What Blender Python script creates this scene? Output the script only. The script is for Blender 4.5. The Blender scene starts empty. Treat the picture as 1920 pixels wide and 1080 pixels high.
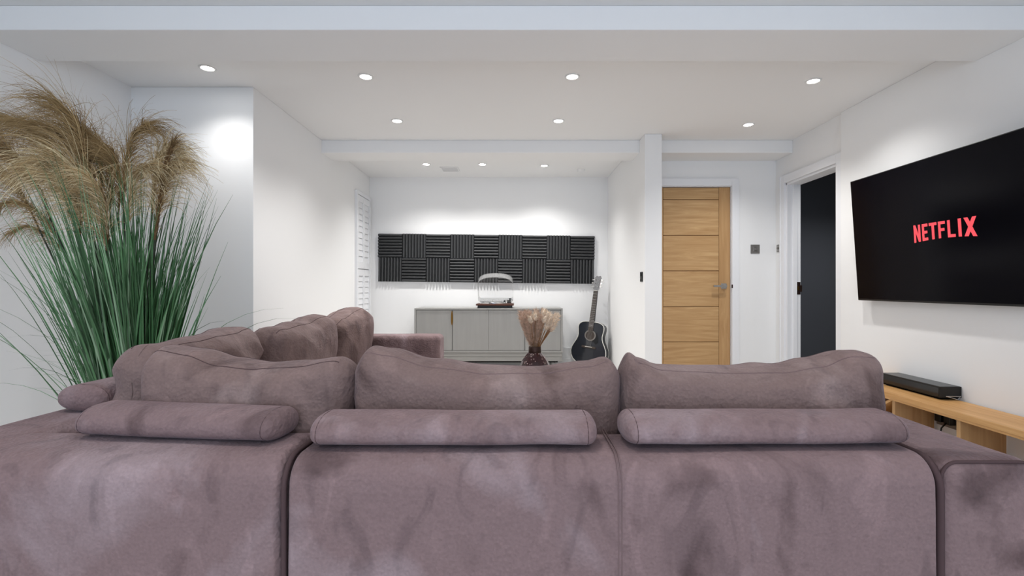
import bpy, bmesh, math, random
from mathutils import Vector, Matrix, noise as mnoise

sc = bpy.context.scene
COL = sc.collection
R = math.radians

# ------------------------------------------------------------------ camera, world, large lights, exposure
cam_d = bpy.data.cameras.new('camera')
cam = bpy.data.objects.new('camera', cam_d)
COL.objects.link(cam)
cam.location = (0, 0, 1.0)
cam.rotation_euler = (R(90), 0, 0)
cam_d.sensor_width = 36
cam_d.lens = 17.27
cam_d.shift_x = -13 / 1920
cam_d.shift_y = -3 / 1920
cam_d.clip_start = 0.02
sc.camera = cam

world = bpy.data.worlds.new('world')
sc.world = world
world.use_nodes = True
world.node_tree.nodes['Background'].inputs[0].default_value = (0.62, 0.78, 1.0, 1)
world.node_tree.nodes['Background'].inputs[1].default_value = 1.0

# daylight that comes in through the glazed doors in the wall behind the camera
day_d = bpy.data.lights.new('daylight', 'AREA')
day_d.shape = 'RECTANGLE'
day_d.size = 3.4
day_d.size_y = 1.95
day_d.energy = 54
day_d.color = (0.74, 0.85, 1.0)
day = bpy.data.objects.new('daylight', day_d)
COL.objects.link(day)
day.location = (0, -2.72, 1.12)
day.rotation_euler = (R(90), 0, 0)

vs = sc.view_settings
vs.view_transform = 'Standard'
vs.look = 'None'
vs.exposure = 0.27
vs.gamma = 1.0
vs.use_curve_mapping = False

SPOT_W = 35.5
SPOT_COL = (1.0, 0.985, 0.962)

# ------------------------------------------------------------------ helpers
def lin(c):
    out = []
    for v in c:
        v = v / 255.0
        out.append(v / 12.92 if v <= 0.04045 else ((v + 0.055) / 1.055) ** 2.4)
    return (out[0], out[1], out[2], 1.0)

class NT:
    def __init__(self, name):
        self.m = bpy.data.materials.new(name)
        self.m.use_nodes = True
        self.t = self.m.node_tree
        self.b = self.t.nodes['Principled BSDF']
    def n(self, typ, **kw):
        nd = self.t.nodes.new(typ)
        for k, v in kw.items():
            if k.startswith('i_'):
                nd.inputs[k[2:].replace('_', ' ')].default_value = v
            else:
                setattr(nd, k, v)
        return nd
    def l(self, a, b):
        self.t.links.new(a, b)

def ramp_set(rn, stops):
    el = rn.color_ramp.elements
    while len(el) > 1:
        el.remove(el[-1])
    el[0].position = stops[0][0]
    el[0].color = stops[0][1]
    for p, c in stops[1:]:
        e = el.new(p)
        e.color = c

def simple(name, col, rough=0.6, metal=0.0, spec=0.5, noise=0.0, nscale=8.0, bump=0.0, bscale=60.0, coat=0.0, sheen=0.0):
    k = NT(name)
    b = k.b
    c = lin(col)
    b.inputs['Base Color'].default_value = c
    b.inputs['Roughness'].default_value = rough
    b.inputs['Metallic'].default_value = metal
    b.inputs['Specular IOR Level'].default_value = spec
    b.inputs['Coat Weight'].default_value = coat
    b.inputs['Sheen Weight'].default_value = sheen
    tc = k.n('ShaderNodeTexCoord')
    if noise > 0:
        nz = k.n('ShaderNodeTexNoise')
        nz.inputs['Scale'].default_value = nscale
        nz.inputs['Detail'].default_value = 5
        k.l(tc.outputs['Object'], nz.inputs['Vector'])
        rp = k.n('ShaderNodeValToRGB')
        lo = tuple(max(0, v * (1 - noise)) for v in c[:3]) + (1,)
        hi = tuple(min(1, v * (1 + noise)) for v in c[:3]) + (1,)
        ramp_set(rp, [(0.3, lo), (0.7, hi)])
        k.l(nz.outputs['Fac'], rp.inputs['Fac'])
        k.l(rp.outputs['Color'], b.inputs['Base Color'])
    if bump > 0:
        nz2 = k.n('ShaderNodeTexNoise')
        nz2.inputs['Scale'].default_value = bscale
        nz2.inputs['Detail'].default_value = 4
        k.l(tc.outputs['Object'], nz2.inputs['Vector'])
        bp = k.n('ShaderNodeBump')
        bp.inputs['Strength'].default_value = bump
        bp.inputs['Distance'].default_value = 0.01
        k.l(nz2.outputs['Fac'], bp.inputs['Height'])
        k.l(bp.outputs['Normal'], b.inputs['Normal'])
    return k.m

def wood(name, c1, c2, axis, rough=0.5, scale=1.0, spec=0.35):
    """grain running along the given axis"""
    k = NT(name)
    tc = k.n('ShaderNodeTexCoord')
    oi = k.n('ShaderNodeObjectInfo')
    add = k.n('ShaderNodeVectorMath', operation='ADD')
    cx = k.n('ShaderNodeVectorMath', operation='SCALE')
    comb = k.n('ShaderNodeCombineXYZ')
    for i in range(3):
        k.l(oi.outputs['Random'], comb.inputs[i])
    k.l(comb.outputs[0], cx.inputs[0])
    cx.inputs['Scale'].default_value = 13.0
    k.l(tc.outputs['Object'], add.inputs[0])
    k.l(cx.outputs[0], add.inputs[1])
    mp = k.n('ShaderNodeMapping')
    s = [22 * scale, 22 * scale, 22 * scale]
    s['XYZ'.index(axis)] = 1.6 * scale
    mp.inputs['Scale'].default_value = s
    k.l(add.outputs[0], mp.inputs['Vector'])
    nz = k.n('ShaderNodeTexNoise')
    nz.inputs['Scale'].default_value = 1.0
    nz.inputs['Detail'].default_value = 6
    nz.inputs['Roughness'].default_value = 0.6
    nz.inputs['Distortion'].default_value = 1.3
    k.l(mp.outputs['Vector'], nz.inputs['Vector'])
    rp = k.n('ShaderNodeValToRGB')
    ramp_set(rp, [(0.28, lin(c2)), (0.5, lin(tuple((a + b) / 2 for a, b in zip(c1, c2)))), (0.68, lin(c1))])
    k.l(nz.outputs['Fac'], rp.inputs['Fac'])
    k.l(rp.outputs['Color'], k.b.inputs['Base Color'])
    k.b.inputs['Roughness'].default_value = rough
    k.b.inputs['Specular IOR Level'].default_value = spec
    bp = k.n('ShaderNodeBump')
    bp.inputs['Strength'].default_value = 0.08
    bp.inputs['Distance'].default_value = 0.004
    k.l(nz.outputs['Fac'], bp.inputs['Height'])
    k.l(bp.outputs['Normal'], k.b.inputs['Normal'])
    return k.m

def emis(name, col, strength, base=(0, 0, 0)):
    k = NT(name)
    k.b.inputs['Base Color'].default_value = lin(base)
    k.b.inputs['Emission Color'].default_value = lin(col)
    k.b.inputs['Emission Strength'].default_value = strength
    return k.m

def suede(name, mid, dark, light, sheen=0.35, grain=1.0, wr=1.0):
    k = NT(name)
    tc = k.n('ShaderNodeTexCoord')
    oi = k.n('ShaderNodeObjectInfo')
    comb = k.n('ShaderNodeCombineXYZ')
    for i in range(3):
        k.l(oi.outputs['Random'], comb.inputs[i])
    sc_ = k.n('ShaderNodeVectorMath', operation='SCALE')
    sc_.inputs['Scale'].default_value = 17.0
    k.l(comb.outputs[0], sc_.inputs[0])
    add = k.n('ShaderNodeVectorMath', operation='ADD')
    k.l(tc.outputs['Object'], add.inputs[0])
    k.l(sc_.outputs[0], add.inputs[1])
    # brushed nap: soft edged patches, a little taller than wide
    mp = k.n('ShaderNodeMapping')
    mp.inputs['Scale'].default_value = (3.4, 3.4, 2.3)
    k.l(add.outputs[0], mp.inputs['Vector'])
    n1 = k.n('ShaderNodeTexNoise')
    n1.inputs['Scale'].default_value = 1.0
    n1.inputs['Detail'].default_value = 5
    n1.inputs['Roughness'].default_value = 0.52
    n1.inputs['Distortion'].default_value = 0.9
    k.l(mp.outputs[0], n1.inputs['Vector'])
    r1 = k.n('ShaderNodeValToRGB')
    ramp_set(r1, [(0.33, lin(dark)), (0.43, lin(mid)), (0.53, lin(mid)), (0.66, lin(light))])
    k.l(n1.outputs['Fac'], r1.inputs['Fac'])
    # hand-brushed streaks with sharper edges
    mp2 = k.n('ShaderNodeMapping')
    mp2.inputs['Scale'].default_value = (9, 7, 4)
    mp2.inputs['Rotation'].default_value = (0.3, 0.5, 0.6)
    k.l(add.outputs[0], mp2.inputs['Vector'])
    n2 = k.n('ShaderNodeTexNoise')
    n2.inputs['Scale'].default_value = 1.0
    n2.inputs['Detail'].default_value = 3
    n2.inputs['Distortion'].default_value = 1.6
    k.l(mp2.outputs[0], n2.inputs['Vector'])
    r2 = k.n('ShaderNodeValToRGB')
    ramp_set(r2, [(0.33, (0.74, 0.74, 0.75, 1)), (0.43, (1, 1, 1, 1)), (0.58, (1, 1, 1, 1)), (0.66, (1.18, 1.18, 1.18, 1))])
    k.l(n2.outputs['Fac'], r2.inputs['Fac'])
    mul = k.n('ShaderNodeMix', data_type='RGBA', blend_type='MULTIPLY')
    mul.inputs['Factor'].default_value = 0.8
    k.l(r1.outputs['Color'], mul.inputs['A'])
    k.l(r2.outputs['Color'], mul.inputs['B'])
    # fine grain colour
    n3 = k.n('ShaderNodeTexNoise')
    n3.inputs['Scale'].default_value = 150
    n3.inputs['Detail'].default_value = 3
    k.l(add.outputs[0], n3.inputs['Vector'])
    r3 = k.n('ShaderNodeValToRGB')
    ramp_set(r3, [(0.3, (0.92, 0.92, 0.92, 1)), (0.7, (1.07, 1.07, 1.07, 1))])
    k.l(n3.outputs['Fac'], r3.inputs['Fac'])
    mul2 = k.n('ShaderNodeMix', data_type='RGBA', blend_type='MULTIPLY')
    mul2.inputs['Factor'].default_value = 1.0
    k.l(mul.outputs['Result'], mul2.inputs['A'])
    k.l(r3.outputs['Color'], mul2.inputs['B'])
    k.l(mul2.outputs['Result'], k.b.inputs['Base Color'])
    k.b.inputs['Roughness'].default_value = 0.85
    k.b.inputs['Specular IOR Level'].default_value = 0.2
    k.b.inputs['Sheen Weight'].default_value = sheen
    k.b.inputs['Sheen Roughness'].default_value = 0.45
    k.b.inputs['Sheen Tint'].default_value = lin((196, 184, 196))
    # relief: pebble grain + soft wrinkles
    vo = k.n('ShaderNodeTexVoronoi')
    vo.inputs['Scale'].default_value = 105
    k.l(add.outputs[0], vo.inputs['Vector'])
    b1 = k.n('ShaderNodeBump')
    b1.inputs['Strength'].default_value = 0.42 * grain
    b1.inputs['Distance'].default_value = 0.005
    k.l(vo.outputs['Distance'], b1.inputs['Height'])
    n4 = k.n('ShaderNodeTexNoise')
    n4.inputs['Scale'].default_value = 14
    n4.inputs['Detail'].default_value = 4
    n4.inputs['Distortion'].default_value = 0.8
    k.l(add.outputs[0], n4.inputs['Vector'])
    b2 = k.n('ShaderNodeBump')
    b2.inputs['Strength'].default_value = 0.24 * wr
    b2.inputs['Distance'].default_value = 0.03
    k.l(n4.outputs['Fac'], b2.inputs['Height'])
    k.l(b1.outputs['Normal'], b2.inputs['Normal'])
    # thin creases running along the length
    mp5 = k.n('ShaderNodeMapping')
    mp5.inputs['Scale'].default_value = (7, 30, 30)
    mp5.inputs['Rotation'].default_value = (0, 0.12, 0.1)
    k.l(add.outputs[0], mp5.inputs['Vector'])
    n5 = k.n('ShaderNodeTexNoise')
    n5.inputs['Scale'].default_value = 1.0
    n5.inputs['Detail'].default_value = 4
    n5.inputs['Distortion'].default_value = 1.2
    k.l(mp5.outputs[0], n5.inputs['Vector'])
    b3 = k.n('ShaderNodeBump')
    b3.inputs['Strength'].default_value = 0.09 * wr
    b3.inputs['Distance'].default_value = 0.02
    k.l(n5.outputs['Fac'], b3.inputs['Height'])
    k.l(b2.outputs['Normal'], b3.inputs['Normal'])
    k.l(b3.outputs['Normal'], k.b.inputs['Normal'])
    return k.m

class MB:
    """collects geometry for ONE mesh object"""
    def __init__(self):
        self.v = []
        self.f = []
        self.mi = []
    def add(self, vs_, fs, mi=0):
        o = len(self.v)
        self.v += [tuple(p) for p in vs_]
        for f in fs:
            self.f.append(tuple(i + o for i in f))
            self.mi.append(mi)
        return self
    def box(self, x0, x1, y0, y1, z0, z1, mi=0):
        v = [(x0, y0, z0), (x1, y0, z0), (x1, y1, z0), (x0, y1, z0), (x0, y0, z1), (x1, y0, z1), (x1, y1, z1), (x0, y1, z1)]
        f = [(0, 3, 2, 1), (4, 5, 6, 7), (0, 1, 5, 4), (1, 2, 6, 5), (2, 3, 7, 6), (3, 0, 4, 7)]
        return self.add(v, f, mi)
    def prism(self, pts, z0, z1, mi=0):
        n = len(pts)
        v = [(p[0], p[1], z0) for p in pts] + [(p[0], p[1], z1) for p in pts]
        f = [tuple(reversed(range(n))), tuple(range(n, 2 * n))]
        for i in range(n):
            j = (i + 1) % n
            f.append((i, j, n + j, n + i))
        return self.add(v, f, mi)
    def tube(self, pts, rad, seg=8, mi=0, cap=True):
        pts = [Vector(p) for p in pts]
        n = len(pts)
        rads = rad if isinstance(rad, (list, tuple)) else [rad] * n
        vs_, fs = [], []
        t0 = (pts[1] - pts[0]).normalized()
        up = Vector((0, 0, 1)) if abs(t0.z) < 0.9 else Vector((1, 0, 0))
        a = t0.cross(up).normalized()
        for i, p in enumerate(pts):
            if i == 0:
                t = pts[1] - pts[0]
            elif i == n - 1:
                t = pts[-1] - pts[-2]
            else:
                t = pts[i + 1] - pts[i - 1]
            t.normalize()
            a = (a - t * a.dot(t)).normalized()
            b = t.cross(a)
            for s in range(seg):
                an = 2 * math.pi * s / seg
                vs_.append(p + (a * math.cos(an) + b * math.sin(an)) * rads[i])
        for i in range(n - 1):
            for s in range(seg):
                s2 = (s + 1) % seg
                fs.append((i * seg + s, i * seg + s2, (i + 1) * seg + s2, (i + 1) * seg + s))
        if cap:
            fs.append(tuple(reversed(range(seg))))
            fs.append(tuple((n - 1) * seg + s for s in range(seg)))
        return self.add(vs_, fs, mi)
    def lathe(self, prof, seg=32, c=(0, 0, 0), mi=0):
        vs_, fs = [], []
        n = len(prof)
        for r, z in prof:
            for s in range(seg):
                a = 2 * math.pi * s / seg
                vs_.append((c[0] + r * math.cos(a), c[1] + r * math.sin(a), c[2] + z))
        for i in range(n - 1):
            for s in range(seg):
                s2 = (s + 1) % seg
                fs.append((i * seg + s, i * seg + s2, (i + 1) * seg + s2, (i + 1) * seg + s))
        return self.add(vs_, fs, mi)
    def ribbon(self, pts, widths, side, mi=0):
        vs_, fs = [], []
        for p, w in zip(pts, widths):
            p = Vector(p)
            vs_.append(p - side * (w / 2))
            vs_.append(p + side * (w / 2))
        for i in range(len(pts) - 1):
            fs.append((2 * i, 2 * i + 1, 2 * i + 3, 2 * i + 2))
        return self.add(vs_, fs, mi)
    def build(self, name, mat, parent=None, loc=None, smooth=False, bevel=0.0, bseg=2, rot=None):
        me = bpy.data.meshes.new(name)
        me.from_pydata(self.v, [], self.f)
        mats = mat if isinstance(mat, (list, tuple)) else [mat]
        for m in mats:
            me.materials.append(m)
        if len(mats) > 1:
            me.polygons.foreach_set('material_index', self.mi)
        if bevel > 0:
            bm = bmesh.new()
            bm.from_mesh(me)
            bmesh.ops.remove_doubles(bm, verts=bm.verts, dist=1e-6)
            es = [e for e in bm.edges if len(e.link_faces) == 2 and e.calc_face_angle(0) > 0.5]
            bmesh.ops.bevel(bm, geom=es, offset=bevel, segments=bseg, profile=0.5, affect='EDGES')
            bm.to_mesh(me)
            bm.free()
        if smooth:
            me.polygons.foreach_set('use_smooth', [True] * len(me.polygons))
        me.update()
        o = bpy.data.objects.new(name, me)
        COL.objects.link(o)
        if loc:
            o.location = loc
        if rot:
            o.rotation_euler = rot
        if parent:
            o.parent = parent
        return o

def tag(o, label=None, cat=None, group=None, kind=None):
    if label:
        o['label'] = label
    if cat:
        o['category'] = cat
    if group:
        o['group'] = group
    if kind:
        o['kind'] = kind
    return o

def empty(name, loc=(0, 0, 0), rot=(0, 0, 0)):
    o = bpy.data.objects.new(name, None)
    o.empty_display_size = 0.1
    o.location = loc
    o.rotation_euler = rot
    COL.objects.link(o)
    return o

def struct(o):
    o['kind'] = 'structure'
    return o

def axis_samples(half, r, n_mid, n_edge):
    inner = half - r
    s = []
    for i in range(n_edge):
        a = i / n_edge
        s.append(-half + r * (1 - math.cos(a * math.pi / 2)) if False else -half + r * a)
    for i in range(n_mid + 1):
        s.append(-inner + 2 * inner * i / n_mid)
    for i in range(1, n_edge + 1):
        s.append(inner + r * i / n_edge)
    return s

def soft_box(hx, hy, hz, rx, ry, rz, nx=24, ny=8, nz=8, ne=5, deform=None):
    """dense rounded box centred on the origin -> (verts, faces), optionally deformed point by point"""
    half = (hx, hy, hz)
    rad = (rx, ry, rz)
    ns = (nx, ny, nz)
    smp = [axis_samples(half[i], rad[i], ns[i], ne) for i in range(3)]
    verts, index, faces = [], {}, []
    def vid(p):
        key = (round(p[0], 6), round(p[1], 6), round(p[2], 6))
        if key in index:
            return index[key]
        q = [max(-(half[i] - rad[i]), min(half[i] - rad[i], p[i])) for i in range(3)]
        d = [(p[i] - q[i]) / rad[i] for i in range(3)]
        # equal-angle rounding
        m = math.sqrt(sum(v * v for v in d))
        if m > 1e-9:
            d = [math.tan(v * math.pi / 4) if abs(v) < 1 else math.copysign(1, v) for v in d]
            m = math.sqrt(sum(v * v for v in d))
            d = [v / m for v in d]
        r_ = [q[i] + rad[i] * d[i] for i in range(3)]
        index[key] = len(verts)
        verts.append(Vector(r_))
        return index[key]
    for ax in range(3):
        a, b = [(1, 2), (2, 0), (0, 1)][ax]
        for sgn in (-1, 1):
            for i in range(len(smp[a]) - 1):
                for j in range(len(smp[b]) - 1):
                    quad = []
                    for (ii, jj) in ((i, j), (i + 1, j), (i + 1, j + 1), (i, j + 1)):
                        p = [0, 0, 0]
                        p[ax] = sgn * half[ax]
                        p[a] = smp[a][ii]
                        p[b] = smp[b][jj]
                        quad.append(vid(p))
                    if len(set(quad)) == 4:
                        faces.append(tuple(quad if sgn > 0 else reversed(quad)))
    if deform:
        verts = [deform(v) for v in verts]
    return verts, faces

def interp(tab, x):
    if x <= tab[0][0]:
        return tab[0][1]
    for (x0, y0), (x1, y1) in zip(tab, tab[1:]):
        if x <= x1:
            t = (x - x0) / (x1 - x0)
            t = t * t * (3 - 2 * t)
            return y0 + (y1 - y0) * t
    return tab[-1][1]

# ------------------------------------------------------------------ materials
M = {}
M['wall'] = simple('white_wall_paint', (240, 240, 240), 0.85, spec=0.2, bump=0.04, bscale=220)
M['ceil'] = simple('white_ceiling_paint', (240, 240, 240), 0.9, spec=0.15)
M['gloss'] = simple('white_satin_woodwork', (236, 237, 240), 0.4, spec=0.4)
M['skirt'] = simple('skirting_paint', (222, 222, 222), 0.45, spec=0.4)
M['char'] = simple('charcoal_paint', (72, 75, 82), 0.7, spec=0.25)
M['floor'] = wood('pale_floor_planks', (214, 210, 205), (194, 189, 183), 'Y', 0.5, 0.6)
M['oak_x'] = wood('oak_veneer_across', (200, 164, 118), (172, 133, 88), 'X', 0.5)
M['oak_z'] = wood('oak_veneer_upright', (194, 156, 110), (170, 130, 86), 'Z', 0.5)
M['oak_y'] = wood('oak_veneer_bench', (214, 168, 112), (188, 138, 82), 'Y', 0.45)
M['oak_groove'] = simple('oak_groove_shadow', (120, 82, 46), 0.8)
M['steel'] = simple('brushed_steel', (170, 168, 164), 0.32, metal=1.0)
M['chrome'] = simple('polished_chrome', (215, 215, 215), 0.12, metal=1.0)
M['plate'] = simple('grey_metal_plate', (140, 136, 132), 0.4, metal=0.6)
M['brass'] = simple('aged_brass', (150, 112, 54), 0.35, metal=1.0)
M['bronze'] = simple('dark_bronze', (64, 46, 40), 0.4, metal=0.7)
M['black'] = simple('black_plastic', (14, 14, 15), 0.35, spec=0.4)
M['blackg'] = simple('black_gloss', (12, 13, 17), 0.14, spec=0.5)
M['darkgap'] = simple('dark_gap_black', (8, 8, 8), 0.9, spec=0.0)
M['screen'] = simple('dark_screen_glass', (5, 4, 10), 0.16, spec=0.10)
M['red'] = emis('red_screen_logo', (255, 78, 88), 1.0)
M['suede'] = suede('mauve_suede', (124, 103, 103), (92, 74, 74), (142, 124, 126), sheen=.2)
M['suede_c'] = suede('mauve_suede_cushion', (121, 101, 97), (92, 74, 70), (140, 121, 117), sheen=.2, wr=1.2, grain=.7)
M['piping'] = simple('dark_suede_piping', (78, 62, 63), 0.9, spec=0.1)
M['stitch'] = simple('pale_stitching', (116, 97, 97), 0.9, spec=0.1)
M['foam'] = simple('charcoal_foam', (62, 63, 65), 0.65, spec=0.5)
M['side'] = wood('grey_washed_wood', (152, 151, 149), (144, 143, 141), 'Z', 0.45, 0.5)
M['side_x'] = wood('grey_washed_wood_across', (156, 155, 152), (146, 145, 142), 'X', 0.4, 0.5)
M['walnut'] = wood('dark_walnut', (96, 58, 42), (58, 32, 24), 'X', 0.35)
M['light'] = emis('lamp_lens', (255, 250, 240), 30.0)
M['lampring'] = simple('white_lamp_ring', (235, 235, 235), 0.3)
M['gl1'] = simple('grass_green', (78, 118, 76), 0.45, spec=0.4, noise=0.25, nscale=3)
M['gl2'] = simple('grass_deep_green', (50, 86, 50), 0.45, spec=0.4, noise=0.25, nscale=3)
M['gl3'] = simple('grass_pale_green', (134, 162, 128), 0.45, spec=0.4, noise=0.2, nscale=3)
M['gstem'] = simple('grass_dark_stem', (40, 52, 36), 0.6)
M['pl1'] = simple('plume_brown', (146, 120, 82), 0.8, spec=0.15, noise=0.25, nscale=12)
M['pl2'] = simple('plume_tan', (174, 148, 108), 0.8, spec=0.15, noise=0.25, nscale=12)
M['pl3'] = simple('plume_cream', (222, 204, 166), 0.8, spec=0.15, noise=0.2, nscale=12)
M['pl4'] = simple('plume_spine', (112, 86, 60), 0.8, spec=0.15, noise=0.2, nscale=12)
M['pot'] = simple('dark_planter', (52, 52, 54), 0.6)
M['soil'] = simple('potting_soil', (46, 34, 26), 0.95)
M['dry1'] = simple('dried_grass_tan', (206, 178, 158), 0.9, spec=0.1, noise=0.3, nscale=60)
M['dry2'] = simple('dried_grass_cream', (232, 212, 190), 0.9, spec=0.1, noise=0.25, nscale=60)
M['dry3'] = simple('dried_stalk', (150, 112, 78), 0.9, spec=0.1)
M['tabletop'] = wood('coffee_table_oak', (190, 150, 104), (160, 118, 74), 'X', 0.4)
M['guitar'] = simple('blue_black_lacquer', (30, 34, 42), 0.18, spec=0.6, coat=0.4)
M['ivory'] = simple('ivory_binding', (226, 224, 216), 0.4)
M['fret'] = simple('dark_rosewood', (66, 56, 50), 0.5)
M['headst'] = simple('headstock_glare_grey', (120, 120, 122), 0.12, spec=0.8, coat=0.6)  # glare is put into the base colour as a lighter grey

def vase_mat():
    k = NT('speckled_plum_glass')
    tc = k.n('ShaderNodeTexCoord')
    vo = k.n('ShaderNodeTexVoronoi')
    vo.inputs['Scale'].default_value = 75
    vo.inputs['Randomness'].default_value = 0.7
    k.l(tc.outputs['Object'], vo.inputs['Vector'])
    rp = k.n('ShaderNodeValToRGB')
    ramp_set(rp, [(0.16, lin((216, 186, 178))), (0.24, lin((58, 26, 28))), (1.0, lin((50, 22, 24)))])
    k.l(vo.outputs['Distance'], rp.inputs['Fac'])
    k.l(rp.outputs['Color'], k.b.inputs['Base Color'])
    k.b.inputs['Roughness'].default_value = 0.15
    return k.m
M['vase'] = vase_mat()

def acrylic(name, tint, blend, white_mix):
    k = NT(name)
    g = k.n('ShaderNodeBsdfGlossy')
    g.inputs['Roughness'].default_value = 0.05
    t = k.n('ShaderNodeBsdfTransparent')
    t.inputs['Color'].default_value = (tint, tint, tint, 1)
    lw = k.n('ShaderNodeLayerWeight')
    lw.inputs['Blend'].default_value = blend
    mx = k.n('ShaderNodeMixShader')
    k.l(lw.outputs['Facing'], mx.inputs[0])
    k.l(t.outputs[0], mx.inputs[1])
    k.l(g.outputs[0], mx.inputs[2])
    out = k.t.nodes['Material Output']
    df_ = k.n('ShaderNodeBsdfDiffuse')
    df_.inputs['Color'].default_value = (.8, .8, .8, 1)
    m2 = k.n('ShaderNodeMixShader')
    m2.inputs[0].default_value = white_mix
    k.l(mx.outputs[0], m2.inputs[1])
    k.l(df_.outputs[0], m2.inputs[2])
    k.l(m2.outputs[0], out.inputs['Surface'])
    return k.m
M['acrylic'] = acrylic('clear_acrylic', .985, .08, .01)
M['acrylic_rim'] = acrylic('acrylic_rim_edge_light', .95, .2, .14)  # white diffuse share stands in for light caught in the rim

# ------------------------------------------------------------------ the setting
HC = 2.32      # ceiling
HB = 2.205     # underside of the beams
REAR = -2.6
XL, XR, XR2 = -2.565, 2.445, 2.47
YA, YD, YB = 3.25, 4.72, 5.94    # facing wall, door wall, back wall

struct(MB().box(XL - .1, XR2 + 1.6, REAR - .1, 6.1, -.08, 0).build('floor', M['floor']))
struct(MB().box(XL - .1, XR2 + 1.6, REAR - .1, 6.1, HC, HC + .1).build('ceiling', M['ceil']))
struct(MB().box(XL, XR, 2.307, 2.63, HB, HC).build('trim_1', M['ceil'], bevel=.004))
struct(MB().box(-1.80, XR2, 4.43, 4.72, HB, HC).build('trim_2', M['ceil'], bevel=.004))

# left: wall beside the tall grass, then the block that narrows the room towards the alcove
struct(MB().box(XL - .1, XL, REAR, YA, 0, HC).build('wall_left', M['wall']))
struct(MB().prism([(XL - .1, YA), (-1.757, YA), (-1.806, YB), (XL - .1, YB)], 0, HC).build('wall_alcove_left', M['wall'], bevel=.004))
struct(MB().box(XL - .1, 1.30, YB, YB + .1, 0, HC).build('wall_back', M['wall']))
struct(MB().prism([(1.09, 4.25), (1.238, 4.25), (1.238, YB), (1.075, YB)], 0, HC).build('wall_alcove_right', M['wall'], bevel=.004))
# wall with the oak door
DX0, DX1, DZ = 1.275, 2.04, 1.962
wd = MB().box(1.238, DX0, YD, YD + .12, 0, HC).box(DX1, XR2 + .1, YD, YD + .12, 0, HC).box(DX0, DX1, YD, YD + .12, DZ, HC)
struct(wd.build('wall_door', M['wall']))
# right wall: near part stands a little proud, far part holds the doorway to the dark hall
struct(MB().box(XR, XR + .16, REAR, 3.735, 0, HC).build('wall_right', M['wall'], bevel=.003))
OY0, OY1, OZ = 3.80, 4.545, 1.955
wr = MB().box(XR2, XR2 + .12, 3.735, OY0, 0, HC).box(XR2, XR2 + .12, OY1, YD, 0, HC).box(XR2, XR2 + .12, OY0, OY1, OZ, HC)
struct(wr.build('wall_right_far', M['wall']))
# dark hall beyond
struct(MB().box(3.70, 3.80, 2.8, 5.45, 0, HC).build('wall_hall', M['char']))
struct(MB().box(2.60, 3.80, 5.35, 5.45, 0, HC).build('wall_hall_end', M['char']))
struct(MB().box(2.63, 3.80, 2.7, 2.8, 0, HC).build('wall_hall_near', M['char']))
struct(MB().box(2.595, 2.615, 4.84, 5.35, 0, HC).build('wall_hall_inner', M['char']))

# rear wall with glazed doors (behind the camera, lets the daylight in)
rw = MB().box(XL - .1, -1.75, REAR - .1, REAR, 0, HC).box(1.75, XR + .16, REAR - .1, REAR, 0, HC).box(-1.75, 1.75, REAR - .1, REAR, 2.12, HC)
struct(rw.build('wall_rear', M['wall']))
wf = MB()
for x in (-1.75, -.885, -.02, .845, 1.71):
    wf.box(x, x + .04, REAR - .06, REAR - .02, 0, 2.12)
wf.box(-1.75, 1.75, REAR - .06, REAR - .02, 0, .05).box(-1.75, 1.75, REAR - .06, REAR - .02, 2.07, 2.12)
struct(wf.build('window_2', M['char']))

# skirting
def skirt(name, x0, x1, y0, y1, h=.15):
    o = MB().box(x0, x1, y0, y1, 0, h).build(name, M['skirt'], bevel=.003)
    return struct(o)
sb = MB().box(-1.80, 1.076, YB - .018, YB, 0, .262).box(-1.80, 1.076, YB - .028, YB - .018, 0, .135)
struct(sb.build('baseboard_back', M['skirt'], bevel=.003))
skirt('baseboard_left', XL, XL + .016, REAR, YA)
skirt('baseboard_facing', XL + .016, -1.757, YA - .016, YA)
skirt('baseboard_right', XR - .016, XR, REAR, 3.735)
skirt('baseboard_door', 2.112, XR2, YD - .016, YD)

# oak door: leaf of five boards between two stiles, casing round it
casing = MB()
cw = .07
casing.box(DX0 - .036, DX0 + .0, YD - .02, YD, 0, DZ + cw)
casing.box(DX1, DX1 + cw, YD - .02, YD, 0, DZ + cw)
casing.box(DX0, DX1, YD - .02, YD, DZ, DZ + cw)
lin_ = MB().box(DX0, DX0 + .004, YD, YD + .12, 0, DZ).box(DX1 - .004, DX1, YD, YD + .12, 0, DZ).box(DX0, DX1, YD, YD + .12, DZ - .004, DZ)
t3 = struct(casing.build('trim_3', M['gloss'], bevel=.004))
lin_.build('door_lining', M['gloss'], t3)
door = struct(empty('door_1', (0, YD, 0)))
tag(door, 'pale oak veneer door with horizontal grooves and steel lever handle', 'door')
yd0, yd1 = .012, .05
lx0, lx1 = DX0 + .007, DX1 - .007
MB().box(lx0, lx1, yd0 + .006, yd1, .006, DZ - .008).build('door_core', M['oak_groove'], door)
stw = .106
MB().box(lx1 - stw, lx1, yd0, yd0 + .02, .006, DZ - .008).build('stile', M['oak_z'], door, bevel=.0015)
MB().box(lx0, lx0 + stw, yd0, yd0 + .02, .006, DZ - .008).build('stile', M['oak_z'], door, bevel=.0015)
zs = [DZ - .008, 1.836, 1.492, 1.149, .805, .465, .122, .006]
for a, b in zip(zs, zs[1:]):
    MB().box(lx0 + stw + .002, lx1 - stw - .002, yd0, yd0 + .02, b + .003, a - .003).build('board', M['oak_x'], door, bevel=.0025)
h = empty('lever_handle', (1.972, yd0, 1.003))
h.parent = door
MB().box(-.026, .026, -.008, 0, -.026, .026).build('rose', M['steel'], h, bevel=.002)
hl = MB().tube([(0, -.008, 0), (0, -.045, 0)], .010, 10)
hl.box(-.115, .012, -.056, -.040, -.009, .009)
hl.build('lever', M['steel'], h, bevel=.002)
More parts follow.
